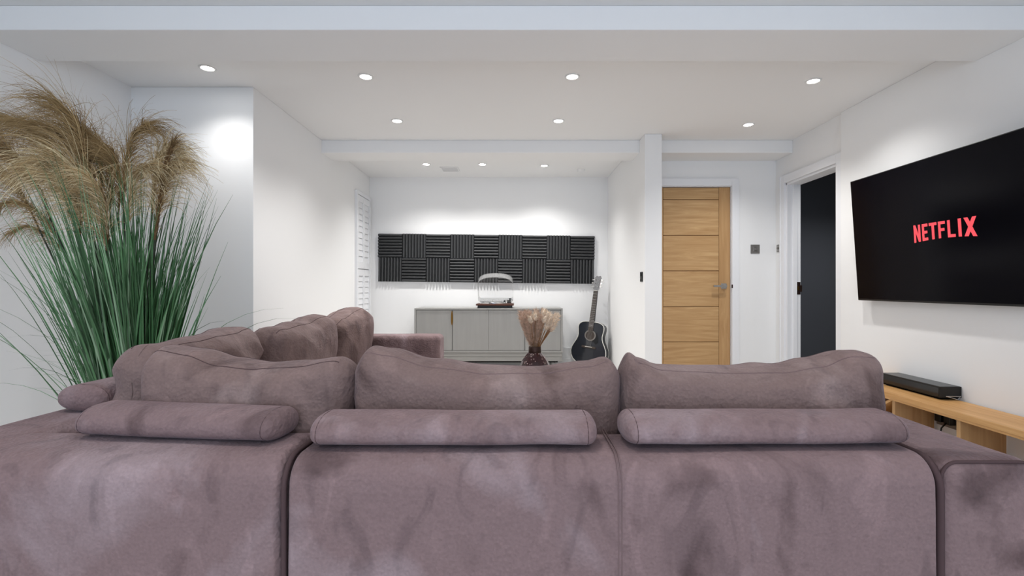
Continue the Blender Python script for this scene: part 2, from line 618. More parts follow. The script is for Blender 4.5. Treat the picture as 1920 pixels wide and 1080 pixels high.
# the tiny dark latch on the lining edge
MB().box(DX1 - .006, DX1 + .006, YD - .024, YD - .018, .985, 1.018).build('latch_plate', M['bronze'], t3)

# doorway to the hall: casing, lining, strike plate
c2 = MB()
c2.box(XR2 - .02, XR2, OY1, OY1 + cw, 0, OZ + cw).box(XR2 - .02, XR2, 3.736, OY0, 0, OZ + cw).box(XR2 - .02, XR2, OY0, OY1, OZ, OZ + cw)
c2.box(XR2 - .026, XR2 - .018, OY1 + .05, OY1 + cw, 0, OZ + cw)
t4 = struct(c2.build('trim_4', M['gloss'], bevel=.003))
l2 = MB().box(XR2, XR2 + .125, OY1 - .02, OY1, 0, OZ).box(XR2, XR2 + .125, OY0, OY0 + .02, 0, OZ).box(XR2, XR2 + .125, OY0, OY1, OZ - .02, OZ)
l2.box(XR2 + .05, XR2 + .085, OY1 - .034, OY1 - .02, 0, OZ - .02)
l2.build('door_lining', M['gloss'], t4, bevel=.002)
sp = MB().box(XR2 + .088, XR2 + .122, OY1 - .022, OY1 - .020, .925, 1.04).box(XR2 + .118, XR2 + .137, OY1 - .023, OY1 - .020, .95, 1.01)
sp.build('strike_plate', M['bronze'], t4, bevel=.0006)
MB().box(XR2 + .096, XR2 + .112, OY1 - .0235, OY1 - .022, .965, 1.0).build('strike_slot', M['brass'], t4)

# shuttered window in the alcove's left wall
def xa(y):
    return -1.757 + (-1.806 + 1.757) * (y - YA) / (YB - YA)
wy0, wy1, wz0, wz1 = 5.37, 5.89, .30, 2.06
ang = math.atan2(-.049, YB - YA)
w1 = struct(empty('window_1', (xa((wy0 + wy1) / 2), (wy0 + wy1) / 2, 0), (0, 0, -ang)))
tag(w1, 'tall narrow white louvred shutter in the left wall near the back corner')
hw = (wy1 - wy0) / 2
fr = MB()
fr.box(.001, .030, -hw, -hw + .035, wz0, wz1).box(.001, .030, hw - .035, hw, wz0, wz1)
fr.box(.001, .030, -hw + .035, hw - .035, wz1 - .04, wz1).box(.001, .030, -hw + .035, hw - .035, wz0, wz0 + .04)
fr.build('frame', M['gloss'], w1, bevel=.002)
MB().box(.0005, .003, -hw + .03, hw - .03, wz0 + .03, wz1 - .03).build('backing', M['skirt'], w1)
for k, (za, zb) in enumerate(((wz0 + .046, 1.19), (1.20, wz1 - .046))):
    for s in (-1, 1):
        ya, yb = (-hw + .038, -.003) if s < 0 else (.003, hw - .038)
        p = MB()
        p.box(.006, .026, ya, ya + .03, za, zb).box(.006, .026, yb - .03, yb, za, zb)
        p.box(.006, .026, ya + .03, yb - .03, za, za + .07).box(.006, .026, ya + .03, yb - .03, zb - .07, zb)
        po = p.build('shutter_panel', M['gloss'], w1, bevel=.0015)
        n = int((zb - za - .14) / .062)
        st = (zb - za - .14) / n
        for i in range(n):
            zc = za + .07 + st * (i + .5)
            sl = MB().add([(.008, ya + .031, zc + .034), (.012, ya + .031, zc + .036), (.022, ya + .031, zc - .030), (.018, ya + .031, zc - .033),
                           (.008, yb - .031, zc + .034), (.012, yb - .031, zc + .036), (.022, yb - .031, zc - .030), (.018, yb - .031, zc - .033)],
                          [(0, 1, 2, 3), (7, 6, 5, 4), (0, 4, 5, 1), (1, 5, 6, 2), (2, 6, 7, 3), (3, 7, 4, 0)])
            sl.build('slat', M['gloss'], po)

# ------------------------------------------------------------------ ceiling downlights
lamp_mesh = {}
def downlight(x, y, label, watts=SPOT_W, group='recessed ceiling downlights'):
    o = empty('ceiling_downlight', (x, y, HC))
    tag(o, label, 'ceiling light', group)
    if not lamp_mesh:
        r = MB().lathe([(.047, -.0005), (.047, -.004), (.044, -.0065), (.036, -.0065), (.034, -.003), (.034, -.0005)], 28)
        lamp_mesh['ring'] = r.build('trim_ring', M['lampring'], o, smooth=True)
        ln = MB().lathe([(.0335, -.0035), (.02, -.0042), (.0001, -.0045)], 28)
        lamp_mesh['lens'] = ln.build('lens', M['light'], o, smooth=True)
    else:
        for kx in ('ring', 'lens'):
            c = lamp_mesh[kx].copy()
            COL.objects.link(c)
            c.parent = o
    ld = bpy.data.lights.new('lamp_light', 'SPOT')
    ld.energy = watts
    ld.color = SPOT_COL
    ld.spot_size = R(131)
    ld.spot_blend = 1.0
    ld.shadow_soft_size = .03
    lo = bpy.data.objects.new('lamp_light', ld)
    COL.objects.link(lo)
    lo.parent = o
    lo.location = (0, 0, -.035)
    return o

downlight(-1.88, 2.965, 'ceiling downlight nearest the tall feathery grass', SPOT_W * .40)
downlight(-.962, 3.085, 'front row ceiling downlight above the left sofa cushion, second from the left')
downlight(.335, 3.085, 'front row ceiling downlight, third from the left')
downlight(1.888, 3.15, 'ceiling downlight nearest the television, far right of the front row')
downlight(-.97, 3.91, 'middle row ceiling downlight on the left, in front of the alcove')
downlight(.315, 3.91, 'middle row ceiling downlight in the centre, between the two others')
downlight(1.867, 4.0, 'ceiling downlight in front of the oak door')
downlight(-1.0, 5.30, 'alcove ceiling downlight on the left, beside the vent', SPOT_W * 1.35)
downlight(-.395, 5.30, 'alcove ceiling downlight in the middle, above the turntable', SPOT_W * 1.35)
downlight(.277, 5.36, 'alcove ceiling downlight on the right', SPOT_W * 1.35)
for x, w in ((-1.7, 'left hand'), (-.3, 'middle'), (1.1, 'right hand')):
    downlight(x, .95, w + ' ceiling downlight over the sofa, outside the picture', SPOT_W * .55)
    downlight(x, -1.0, w + ' ceiling downlight behind the viewpoint, outside the picture')

downlight(3.2, 4.35, 'added unseen ceiling lamp that brightens the dark hall', 66)  # added lamp with no visible source, lifts the charcoal hall wall

# ceiling vent and a small sensor in the alcove
v = empty('ceiling_vent', (-.775, 5.52, HC))
tag(v, 'small square white vent grille in the alcove ceiling', 'vent')
vf = MB().box(-.10, .10, -.10, -.088, -.008, 0).box(-.10, .10, .088, .10, -.008, 0).box(-.10, -.088, -.088, .088, -.008, 0).box(.088, .10, -.088, .088, -.008, 0)
vf.build('frame', M['lampring'], v)
vsl = None
for i in range(8):
    if vsl is None:
        vsl = MB().box(-.088, .088, -.007, .007, -.006, -.001).build('slat', M['skirt'], v)
        vsl.location = (0, -.077, 0)
    else:
        c = vsl.copy()
        COL.objects.link(c)
        c.parent = v
        c.location = (0, -.077 + .022 * i, 0)
sd = MB().lathe([(.0001, -.028), (.03, -.027), (.042, -.02), (.045, 0)], 24).build('smoke_sensor', M['lampring'], loc=(.70, 5.55, HC), smooth=True)
tag(sd, 'small round white sensor on the alcove ceiling at the right', 'smoke alarm')

# ------------------------------------------------------------------ sofa
SZ = .63      # top of the back frame
SY = 1.05     # rear face of the sofa (towards the camera)
sofa = empty('corner_sofa', (-.15, 1.6, 0))
tag(sofa, 'large mauve-brown suede corner sofa seen from behind', 'sofa')

def upholstered(name, x0, x1, y0, y1, z0, z1, r, nx, ny, nz, seed=0, amp=.004, mat='suede', parent=sofa, fr=3.0):
    cx, cy, cz = (x0 + x1) / 2, (y0 + y1) / 2, (z0 + z1) / 2
    def df(p):
        q = Vector((p.x * fr + seed * 7.3, p.y * fr, p.z * fr))
        d = mnoise.noise_vector(q) * amp + mnoise.noise_vector(q * 3.1) * amp * .4
        return p + d
    rr = r if isinstance(r, (tuple, list)) else (r, r, r)
    vv, ff = soft_box((x1 - x0) / 2, (y1 - y0) / 2, (z1 - z0) / 2, rr[0], rr[1], rr[2], nx, ny, nz, 5, df)
    o = MB().add(vv, ff).build(name, M[mat], parent, smooth=True)
    o.location = Vector((cx, cy, cz)) - parent.location
    return o

# back frames (camera side), left to right
XS0, XS1, XS2, XS3 = -1.415, -.507, .912, 1.125
upholstered('back_frame', XS0, XS1 - .002, SY, SY + .24, .06, SZ, (.022, .06, .06), 40, 10, 20, 1)
upholstered('back_frame', XS1 + .002, XS2 - .002, SY, SY + .24, .06, SZ, (.020, .06, .06), 60, 10, 20, 2)
upholstered('arm', XS2 + .002, XS3, SY + .01, SY + .98, .06, SZ - .006, (.035, .03, .03), 12, 40, 20, 3)
# left hand side back and the far arm
upholstered('back_frame', XS0 + .001, XS0 + .22, SY + .06, 3.44, .065, SZ + .001, (.05, .03, .05), 8, 60, 20, 4, .003)
upholstered('arm', XS0, -.555, 3.445, 3.66, .06, .652, (.035, .035, .035), 40, 10, 20, 5)
# seats (hidden from the camera by the backs)
upholstered('seat_base', XS0 + .224, XS2 - .004, SY + .244, SY + .96, .06, .27, .03, 20, 10, 6, 6)
upholstered('seat_base', XS0 + .224, -.56, SY + .965, 3.44, .06, .27, .03, 10, 20, 6, 7)
upholstered('seat_cushion', -.50, .20, SY + .248, SY + .97, .272, .43, (.05, .05, .05), 14, 14, 6, 8, .006, 'suede_c')
upholstered('seat_cushion', .206, XS2 - .006, SY + .248, SY + .97, .272, .43, (.05, .05, .05), 14, 14, 6, 9, .006, 'suede_c')
upholstered('seat_cushion', XS0 + .226, -.506, SY + .248, 2.02, .272, .43, (.05, .05, .05), 14, 14, 6, 10, .006, 'suede_c')
upholstered('seat_cushion', XS0 + .226, -.556, 2.026, 2.73, .272, .43, (.05, .05, .05), 14, 14, 6, 11, .006, 'suede_c')
upholstered('seat_cushion', XS0 + .226, -.556, 2.736, 3.44, .272, .43, (.05, .05, .05), 14, 14, 6, 12, .006, 'suede_c')
for (x, y) in ((-1.35, 1.12), (-.55, 1.12), (.2, 1.12), (1.06, 1.12), (1.06, 1.95), (-1.35, 3.58), (-.62, 3.58), (-.62, 2.1)):
    MB().lathe([(.0001, 0), (.022, 0), (.028, .065), (.0001, .065)], 16).build('foot', M['black'], sofa, loc=tuple(Vector((x, y, 0)) - sofa.location))

def seam_path(x, inset=.0):
    """line over the rear face and round the top edge of the back frame"""
    pts = [(x, SY - .0005, .10), (x, SY - .0005, .30), (x, SY - .0005, SZ - .06)]
    for i in range(1, 7):
        a = i / 6 * math.pi / 2
        pts.append((x, SY + .06 - .0605 * math.cos(a), SZ - .06 + .0605 * math.sin(a)))
    pts.append((x, SY + .16, SZ + .0005))
    pts.append((x, SY + .22, SZ + .0005))
    return [tuple(Vector(p) - sofa.location) for p in pts]
MB().tube([(p[0], p[1] + .010, p[2] - .008) for p in seam_path(XS1)], .006, 8).build('seam', M['piping'], sofa, smooth=True)
MB().tube([(p[0], p[1] + .014, p[2] - .012) for p in seam_path(XS2)], .008, 8).build('seam', M['piping'], sofa, smooth=True)
for dx in (-.0035, .0035):
    MB().tube(seam_path(.2165 + dx), .0016, 6).build('stitch_line', M['stitch'], sofa, smooth=True)
# piping round the arm's rear panel
pp = []
ax0, ax1, az = XS2 + .006, XS3 - .004, SZ - .012
for i in range(0, 8):
    a = i / 7 * math.pi / 2
    pp.append((ax0 + .035 - .035 * math.cos(a), SY + .018, az - .035 + .035 * math.sin(a)))
pp = [(ax0, SY + .018, .1)] + pp
for i in range(0, 8):
    a = i / 7 * math.pi / 2
    pp.append((ax1 - .03 + .03 * math.sin(a), SY + .018, az - .03 + .03 * math.cos(a)))
pp.append((ax1, SY + .018, .1))
MB().tube([tuple(Vector(p) - sofa.location) for p in pp], .0038, 6).build('piping', M['piping'], sofa, smooth=True)

# ---- loose back cushions
def cushion(label, W, H, T, loc, yaw, lean, top, seed, bulge=.42, amp=.010, pinch=-.012, foldn=0, group='loose back cushions', side=None, dark_seam=False):
    """local x = width, z = up from the bottom edge, y = thickness; top = [(s, z)] outline of the top edge"""
    def df(p):
        s = p.x / (W / 2)
        t = (p.z + H / 2) / H
        bx = max(0.0, 1 - abs(s) ** 2.6)
        bz = max(0.0, 1 - abs(2 * t - 1) ** 2.6)
        th = (1 - bulge) + bulge * 1.5 * (bx * bz) ** .5
        zt = interp(top, s)
        x = p.x * (1 - pinch * math.sin(max(0, min(1, t)) * math.pi))
        if side:
            x += interp(side, t) * (s if s > 0 else 0)
        y = p.y * th
        z = t * zt
        q = Vector((x * 4 + seed * 5.7, y * 4, z * 4))
        d = mnoise.noise_vector(q) * amp + mnoise.noise_vector(q * 2.7) * amp * .45
        # diagonal pull folds
        if foldn:
            ph = (x * .8 + z * 1.1) * 46 + 2.2 * mnoise.noise(q * .8)
            msk = max(0, mnoise.noise(q * .45 + Vector((3, 1, 7)))) * 1.6
            d.y += math.copysign(1, p.y) * (1 - abs(math.sin(ph * .5)) * 2) * .006 * foldn * msk
            d.z += math.sin(ph * .7 + 1) * .004 * foldn * msk * t
        return Vector((x, y, z)) + d
    vv, ff = soft_box(W / 2, T / 2, H / 2, min(.05, W * .2), T * .42, .05, 44, 6, 30, 6, df)
    rot = (R(lean), 0, R(yaw))
    hf, rd = (W / 2, T / 2, H / 2), (min(.05, W * .2), T * .42, .05)
    def rbox(p):
        q = [max(-(hf[i] - rd[i]), min(hf[i] - rd[i], p[i])) for i in range(3)]
        d = [(p[i] - q[i]) / rd[i] for i in range(3)]
        d = [math.tan(v * math.pi / 4) for v in d]
        m = math.sqrt(sum(v * v for v in d))
        return Vector([q[i] + rd[i] * d[i] / m for i in range(3)])
    o = MB().add(vv, ff).build('back_cushion', M['suede_c'], None, loc=loc, smooth=True, rot=rot)
    tag(o, label, 'cushion', group)
    # piping along the two face edges
    for sgn in (-1, 1):
        pts = []
        n = 40
        for i in range(n + 1):
            s = -1 + 2 * i / n
            q_ = rbox(Vector((s * (W / 2 - .03), sgn * T * .40, H / 2)))
            pts.append(df(q_))
        MB().tube(pts, .0013, 6).build('piping', M['piping'] if dark_seam else M['stitch'], o, smooth=True)
    return o

# three along the back the camera looks at (stand on the seats behind the back frame, lean towards it)
cushion('back cushion at the left of the near row, with a raised left corner', .575, .42, .19, (-.735, 1.395, .425), 0, 4,
        [(-1, .385), (-.82, .412), (-.55, .405), (-.2, .375), (.1, .366), (.5, .372), (.82, .382), (1, .368)], 1, foldn=.6, dark_seam=True)
cushion('middle back cushion of the near row, below the dried bouquet', .725, .42, .19, (-.086, 1.392, .425), 0, 4,
        [(-1, .382), (-.9, .408), (-.75, .398), (-.4, .368), (0, .353), (.4, .356), (.75, .370), (.92, .386), (1, .37)], 2, foldn=1.2)
cushion('back cushion at the right of the near row, nearest the television bench', .71, .42, .19, (.633, 1.392, .425), 0, 4,
        [(-1, .365), (-.93, .402), (-.84, .380), (-.7, .362), (-.2, .356), (.2, .356), (.5, .375), (.75, .402), (.92, .405), (1, .375)], 3, foldn=.9)
# three along the left side
cushion('side cushion in the sofa corner, nearest the tall grass', .60, .42, .19, (-1.160, 1.735, .425), 90, 5,
        [(-1, .385), (-.8, .398), (-.2, .40), (.4, .41), (.8, .405), (1, .38)], 4, foldn=2.0, amp=.013, dark_seam=True)
cushion('middle side cushion on the left arm of the sofa', .68, .42, .20, (-1.115, 2.40, .425), 90, 5,
        [(-1, .375), (-.8, .395), (0, .41), (.6, .43), (.88, .42), (1, .37)], 5, foldn=2.0, amp=.013, dark_seam=True)
cushion('plump side cushion furthest away, leaning by the far sofa arm', .62, .44, .21, (-1.110, 3.065, .425), 90, 5,
        [(-1, .37), (-.6, .40), (0, .43), (.4, .445), (.75, .42), (1, .34)], 6, foldn=2.0, amp=.013, dark_seam=True)

# ---- flat bolsters lying on top of the back frame
def bolster(label, L, loc, yaw, seed, h=.078, d=.150):
    def df(p):
        # D shaped section: flatter underneath
        z = p.z if p.z > 0 else p.z * .75
        q = Vector((p.x * 5 + seed * 9.1, p.y * 5, p.z * 5))
        return Vector((p.x, p.y, z)) + mnoise.noise_vector(q) * .0035
    vv, ff = soft_box(L / 2, d / 2, h / 2, .030, d * .44, h * .47, 40, 4, 3, 7, df)
    o = MB().add(vv, ff).build('bolster', M['suede'], None, loc=loc, smooth=True, rot=(0, 0, R(yaw)))
    tag(o, label, 'bolster', 'bolsters on the sofa back')
    for e in (-1, 1):
        pts = []
        for i in range(25):
            a = 2 * math.pi * i / 24
            ca, sa = math.cos(a), math.sin(a)
            y = d / 2 * math.copysign(abs(ca) ** .92, ca)
            z = h / 2 * math.copysign(abs(sa) ** .92, sa)
            pts.append(df(Vector((e * (L / 2 - .028), y, z))))
        MB().tube(pts, .0010, 6).build('piping', M['piping'], o, smooth=True)
    return o
bz = SZ + .032
bolster('suede bolster at the left, lying askew in front of the left near cushion', .530, (-.822, 1.228, bz), -6.5, 1, h=.084)
bolster('middle suede bolster on the sofa back, below the middle cushion', .665, (-.150, 1.172, bz), 0, 2)
bolster('suede bolster at the right, nearest the television bench', .660, (.570, 1.178, bz), 0.4, 3)
bolster('short visible bolster end in the far left sofa corner beside the grass', .62, (-1.285, 1.735, bz + .004), 90, 4, h=.088, d=.150)

# ------------------------------------------------------------------ tall feathery grass in the left corner
rng = random.Random(7)
PX, PY = -1.727, 2.20
plant = empty('feather_grass', (PX, PY, 0))
tag(plant, 'tall potted pampas grass with green blades and tan feathery plumes', 'plant')
MB().lathe([(.0001, 0), (.11, 0), (.14, .2), (.146, .21), (.134, .21), (.128, .17)], 32).build('pot', M['pot'], plant, smooth=True)
MB().lathe([(.128, .17), (.06, .18), (.0001, .182)], 24).build('soil', M['soil'], plant)

def blade(mb, base, dirv, L, droop, w, mi, nseg=8, wob=.02):
    p = Vector(base)
    d = Vector(dirv).normalized()
    side = d.cross(Vector((rng.uniform(-.3, .3), -1, rng.uniform(-.3, .3)))).normalized()
    pts, ws = [], []
    st = L / nseg
    for i in range(nseg + 1):
        t = i / nseg
        pts.append(p.copy())
        ws.append(w * (1 - t ** 1.8) * (.55 + .45 * min(1, t * 5)) + .0006)
        hz = Vector((d.x, d.y, 0))
        if hz.length > 1e-4:
            hz.normalize()
        d = (d + Vector((0, 0, -1)) * droop * t * t + hz * droop * .55 * t + Vector((rng.uniform(-wob, wob), rng.uniform(-wob, wob), 0))).normalized()
        p = p + d * st
        p.x = max(p.x, XL - PX + .02)
    mb.ribbon(pts, ws, side, mi)
gb = MB()
for i in range(680):
    a = rng.uniform(0, 2 * math.pi)
    r = .075 * math.sqrt(rng.random())
    base = (r * math.cos(a), r * math.sin(a), .17)
    lean = rng.gauss(0, .105)
    lean_y = rng.gauss(-.02, .11)
    L = rng.uniform(.80, 1.44) * (1 - .25 * min(1, abs(lean) * 1.6))
    blade(gb, base, (lean + base[0] * 1.1 - .03, lean_y, 1), L, rng.uniform(.0, .12), rng.uniform(.007, .0125), rng.choice((0, 0, 0, 1, 1, 2)))
for i in range(30):       # thin arching outer blades
    s = rng.choice((-1, -1, 1))
    base = (rng.uniform(-.08, .08), rng.uniform(-.08, .05), .17)
    blade(gb, base, (s * rng.uniform(.22, .48), rng.uniform(-.3, .1), 1), rng.uniform(.6, 1.15), rng.uniform(.12, .42), rng.uniform(.0035, .006), rng.choice((0, 1, 2)), 12)
for i in range(7):       # low ones hanging out to the left
    base = (rng.uniform(-.09, 0), rng.uniform(-.08, .05), .18)
    blade(gb, base, (-rng.uniform(.5, 1.0), rng.uniform(-.35, .0), 1), rng.uniform(.35, .6), rng.uniform(.3, .6), rng.uniform(.0035, .005), rng.choice((0, 1)), 12)
g = gb.build('leaf_blades', [M['gl1'], M['gl2'], M['gl3']], plant)
g['kind'] = 'stuff'

def catmull(pts, n):
    out = []
    P = [Vector(p) for p in pts]
    P = [P[0] * 2 - P[1]] + P + [P[-1] * 2 - P[-2]]
    m = len(P) - 3
    for i in range(n + 1):
        u = i / n * m
        k = min(int(u), m - 1)
        t = u - k
        a, b, c, d = P[k], P[k + 1], P[k + 2], P[k + 3]
        out.append(.5 * ((2 * b) + (c - a) * t + (2 * a - 5 * b + 4 * c - d) * t * t + (3 * b - a - 3 * c + d) * t ** 3))
    return out

def plume(spine, side, nf, flen, mats, spread=.55, droop=.5, stem=True, tight=0.0):
    """feathery seed head along a spine; filaments leave it mostly to one side and droop"""
    sp = [Vector((max(p.x, XL - PX + .03), p.y, p.z)) for p in catmull(spine, 24)]
    mb = MB()
    mb.tube(sp, [.004 * (1 - .8 * i / 24) for i in range(25)], 5, 2)
    for i in range(nf):
        u = rng.random() ** .85
        k = u * 24
        a = int(min(23, k))
        p = sp[a].lerp(sp[a + 1], k - a)
        tg = (sp[a + 1] - sp[a]).normalized()
        d = (tg * (1.0 - .45 * u) + Vector((side * rng.uniform(-.2, 1.15) * spread, rng.gauss(0, .42) * spread * 1.2, rng.uniform(-.05, .25)))).normalized()
        L = flen * rng.uniform(.5, 1.25) * (1.05 - .35 * abs(2 * u - .9))
        n = 9
        st = L / n
        pts, ws = [], []
        w = rng.uniform(.0020, .0036)
        dr = droop * rng.uniform(.5, 1.35)
        wx, wz = rng.uniform(-.05, .05), rng.uniform(-.05, .05)
        for j in range(n + 1):
            t = j / n
            pts.append(p.copy())
            ws.append(w * (1 - .72 * t))
            d = (d + Vector((side * .20, 0, -1)) * dr * .42 * (t + .12) + Vector((wx + rng.uniform(-.09, .09), rng.uniform(-.09, .09), wz + rng.uniform(-.09, .09)))).normalized()
            p = p + d * st
            p.x = max(p.x, XL - PX + .012)
        sd_ = Vector((rng.uniform(-1, 1), rng.uniform(-.3, .3), rng.uniform(-1, 1))).normalized()
        mb.ribbon(pts, ws, sd_, 0 if rng.random() < .6 else 1)
    return mb.build('plume', mats, plant)

def stem_to(p):
    p = Vector(p)
    b = Vector((p.x * .08, p.y * .1, .18))
    m = b.lerp(p, .55) + Vector((-p.x * .06, 0, .03))
    MB().tube(catmull([b, m, p], 10), .0036, 6).build('stem', M['gstem'], plant, smooth=True)

BR = [M['pl1'], M['pl2'], M['pl4']]
TN = [M['pl2'], M['pl3'], M['pl4']]
CR = [M['pl3'], M['pl2'], M['pl4']]
DK = [M['pl4'], M['pl1'], M['pl4']]
PL = [
    # spine (plant-local), side, filaments, length, materials, spread, droop
    ([(-0.193, -0.012, 1.344), (-0.202, -0.015, 1.539), (-0.228, -0.017, 1.716), (-0.328, -0.020, 1.826)], -1, 560, 0.30, BR, 0.80, 0.65),
    ([(-0.203, 0.036, 1.333), (-0.229, 0.044, 1.517), (-0.285, 0.052, 1.665), (-0.452, 0.060, 1.741)], -1, 560, 0.33, BR, 0.85, 0.60),
    ([(-0.341, -0.072, 1.416), (-0.394, -0.088, 1.493), (-0.446, -0.104, 1.558), (-0.538, -0.120, 1.621)], -1, 420, 0.18, DK, 0.35, 0.30),
    ([(-0.358, 0.072, 1.375), (-0.422, 0.088, 1.576), (-0.519, 0.104, 1.730), (-0.686, 0.120, 1.793)], -1, 560, 0.32, BR, 0.85, 0.65),
    ([(-0.113, -0.090, 1.250), (-0.107, -0.110, 1.397), (-0.145, -0.130, 1.506), (-0.227, -0.150, 1.528)], -1, 640, 0.28, TN, 0.90, 0.85),
    ([(-0.142, -0.108, 1.220), (-0.125, -0.132, 1.341), (-0.148, -0.156, 1.437), (-0.214, -0.180, 1.465)], -1, 520, 0.24, TN, 0.90, 0.90),
    ([(-0.130, 0.030, 1.351), (-0.121, 0.037, 1.491), (-0.146, 0.043, 1.589), (-0.210, 0.050, 1.672)], -1, 460, 0.24, BR, 0.85, 0.80),
    ([(-0.031, -0.018, 1.372), (-0.023, -0.022, 1.501), (0.004, -0.026, 1.642), (0.066, -0.030, 1.709)], 1, 420, 0.24, BR, 0.60, 1.10),
    ([(-0.077, 0.012, 1.329), (-0.069, 0.015, 1.450), (-0.081, 0.017, 1.547), (-0.107, 0.020, 1.607)], -1, 380, 0.20, BR, 0.80, 0.80),
    ([(0.014, -0.048, 1.273), (0.030, -0.059, 1.388), (0.054, -0.069, 1.479), (0.113, -0.080, 1.518)], 1, 380, 0.22, TN, 0.70, 1.10),
    ([(0.084, 0.000, 1.327), (0.091, 0.000, 1.483), (0.105, 0.000, 1.578), (0.148, 0.000, 1.633)], 1, 420, 0.22, CR, 0.85, 1.00),
    ([(0.127, -0.042, 1.204), (0.152, -0.051, 1.378), (0.182, -0.061, 1.516), (0.224, -0.070, 1.622)], 1, 620, 0.09, DK, 0.22, 0.20),
    ([(0.123, -0.012, 1.314), (0.140, -0.015, 1.432), (0.165, -0.017, 1.514), (0.205, -0.020, 1.561)], 1, 420, 0.20, CR, 0.90, 1.00),
    ([(-0.323, -0.012, 1.207), (-0.392, -0.015, 1.313), (-0.489, -0.017, 1.372), (-0.595, -0.020, 1.353)], -1, 300, 0.20, BR, 0.60, 0.90),
    ([(-0.343, 0.048, 1.139), (-0.426, 0.059, 1.226), (-0.535, 0.069, 1.276), (-0.627, 0.080, 1.245)], -1, 170, 0.17, BR, 0.50, 1.00),
    ([(-0.500, 0.084, 1.434), (-0.606, 0.103, 1.580), (-0.725, 0.121, 1.686), (-0.859, 0.140, 1.709)], -1, 460, 0.28, BR, 0.85, 0.70),
    ([(-0.484, 0.030, 1.332), (-0.551, 0.037, 1.454), (-0.631, 0.043, 1.529), (-0.748, 0.050, 1.535)], -1, 420, 0.26, BR, 0.85, 0.80),
    ([(-0.034, -0.102, 1.153), (-0.010, -0.125, 1.264), (-0.005, -0.147, 1.372), (-0.039, -0.170, 1.445)], -1, 420, 0.20, TN, 0.85, 0.90),
    ([(-0.194, 0.060, 1.459), (-0.201, 0.073, 1.585), (-0.232, 0.087, 1.668), (-0.303, 0.100, 1.722)], -1, 360, 0.24, BR, 0.85, 0.70),
]
for spn, sd_, nf, fl, mt, sprd, drp in PL:
    plume(spn, sd_, int(nf * 1.15), fl, mt, sprd, drp)
    stem_to(spn[0])

# ------------------------------------------------------------------ sideboard
SBX0, SBX1, SBY0, SBY1 = -1.17, .49, 5.49, 5.905
side = empty('sideboard', ((SBX0 + SBX1) / 2, 5.7, 0))
tag(side, 'long grey washed-wood sideboard with four doors against the back wall', 'sideboard')
def sp_(mb, name, mat, parent=None, **kw):
    o = mb.build(name, mat, parent or side, **kw)
    if parent is None:
        o.location = -side.location
    return o
cb = MB()
cb.box(SBX0, SBX1, SBY0, SBY1, .738, .755)
sp_(cb, 'top', M['side_x'], bevel=.002)
cb = MB().box(SBX0, SBX0 + .02, SBY0, SBY1, .262, .738).box(SBX1 - .02, SBX1, SBY0, SBY1, .262, .738)
cb.box(SBX0 + .02, SBX1 - .02, SBY0, SBY1, .262, .280).box(SBX0 + .02, SBX1 - .02, SBY1 - .02, SBY1, .28, .738)
cb.box(SBX0 + .02, SBX1 - .02, SBY0 + .03, SBY0 + .04, .28, .738)
sp_(cb, 'carcass', M['side'])
dw = (SBX1 - SBX0 - .04) / 4
for i in range(4):
    x0 = SBX0 + .02 + dw * i
    g0, g1 = (.0035, .0012) if i in (1, 3) else (.0012, .0035 if i in (0, 2) else .0012)
    d_ = sp_(MB().box(x0 + g0, x0 + dw - g1, SBY0 + .006, SBY0 + .028, .284, .733), 'door', M['side'], bevel=.0015)
    if i in (0, 2):
        hx = x0 + dw - .004
        hm = MB()
        prof = [(.001, .565), (.007, .575), (.011, .60), (.0125, .64), (.011, .68), (.007, .715), (.001, .728)]
        vs_ = []
        for w_, z in prof:
            vs_ += [(hx - w_, SBY0 + .004, z), (hx, SBY0 - .008, z), (hx + w_, SBY0 + .004, z)]
        fs = []
        for j in range(len(prof) - 1):
            for e in range(2):
                fs.append((3 * j + e, 3 * j + e + 1, 3 * j + e + 4, 3 * j + e + 3))
            fs.append((3 * j + 2, 3 * j, 3 * j + 3, 3 * j + 5))
        hm.add(vs_, fs)
        hm.build('handle', M['brass'], d_, smooth=True)
pl_ = MB().box(SBX0 + .03, SBX1 - .005, SBY0 + .02, SBY1 - .02, .212, .262).box(SBX0 + .03, SBX1 - .005, SBY0 + .026, SBY1 - .02, .160, .209)
sp_(pl_, 'plinth', M['side_x'], bevel=.002)
sp_(MB().box(SBX0 + .06, SBX1 - .05, SBY0 + .07, SBY1 - .02, .14, .16), 'plinth_shade_slab', M['darkgap'])  # black slab stands in for the shade below the plinth
for (x, y) in ((SBX0 + .1, SBY0 + .1), (SBX1 - .1, SBY0 + .1), (SBX0 + .1, SBY1 - .06), (SBX1 - .1, SBY1 - .06)):
    sp_(MB().box(x - .02, x + .02, y - .02, y + .02, 0, .14), 'leg', M['side'], bevel=.003)

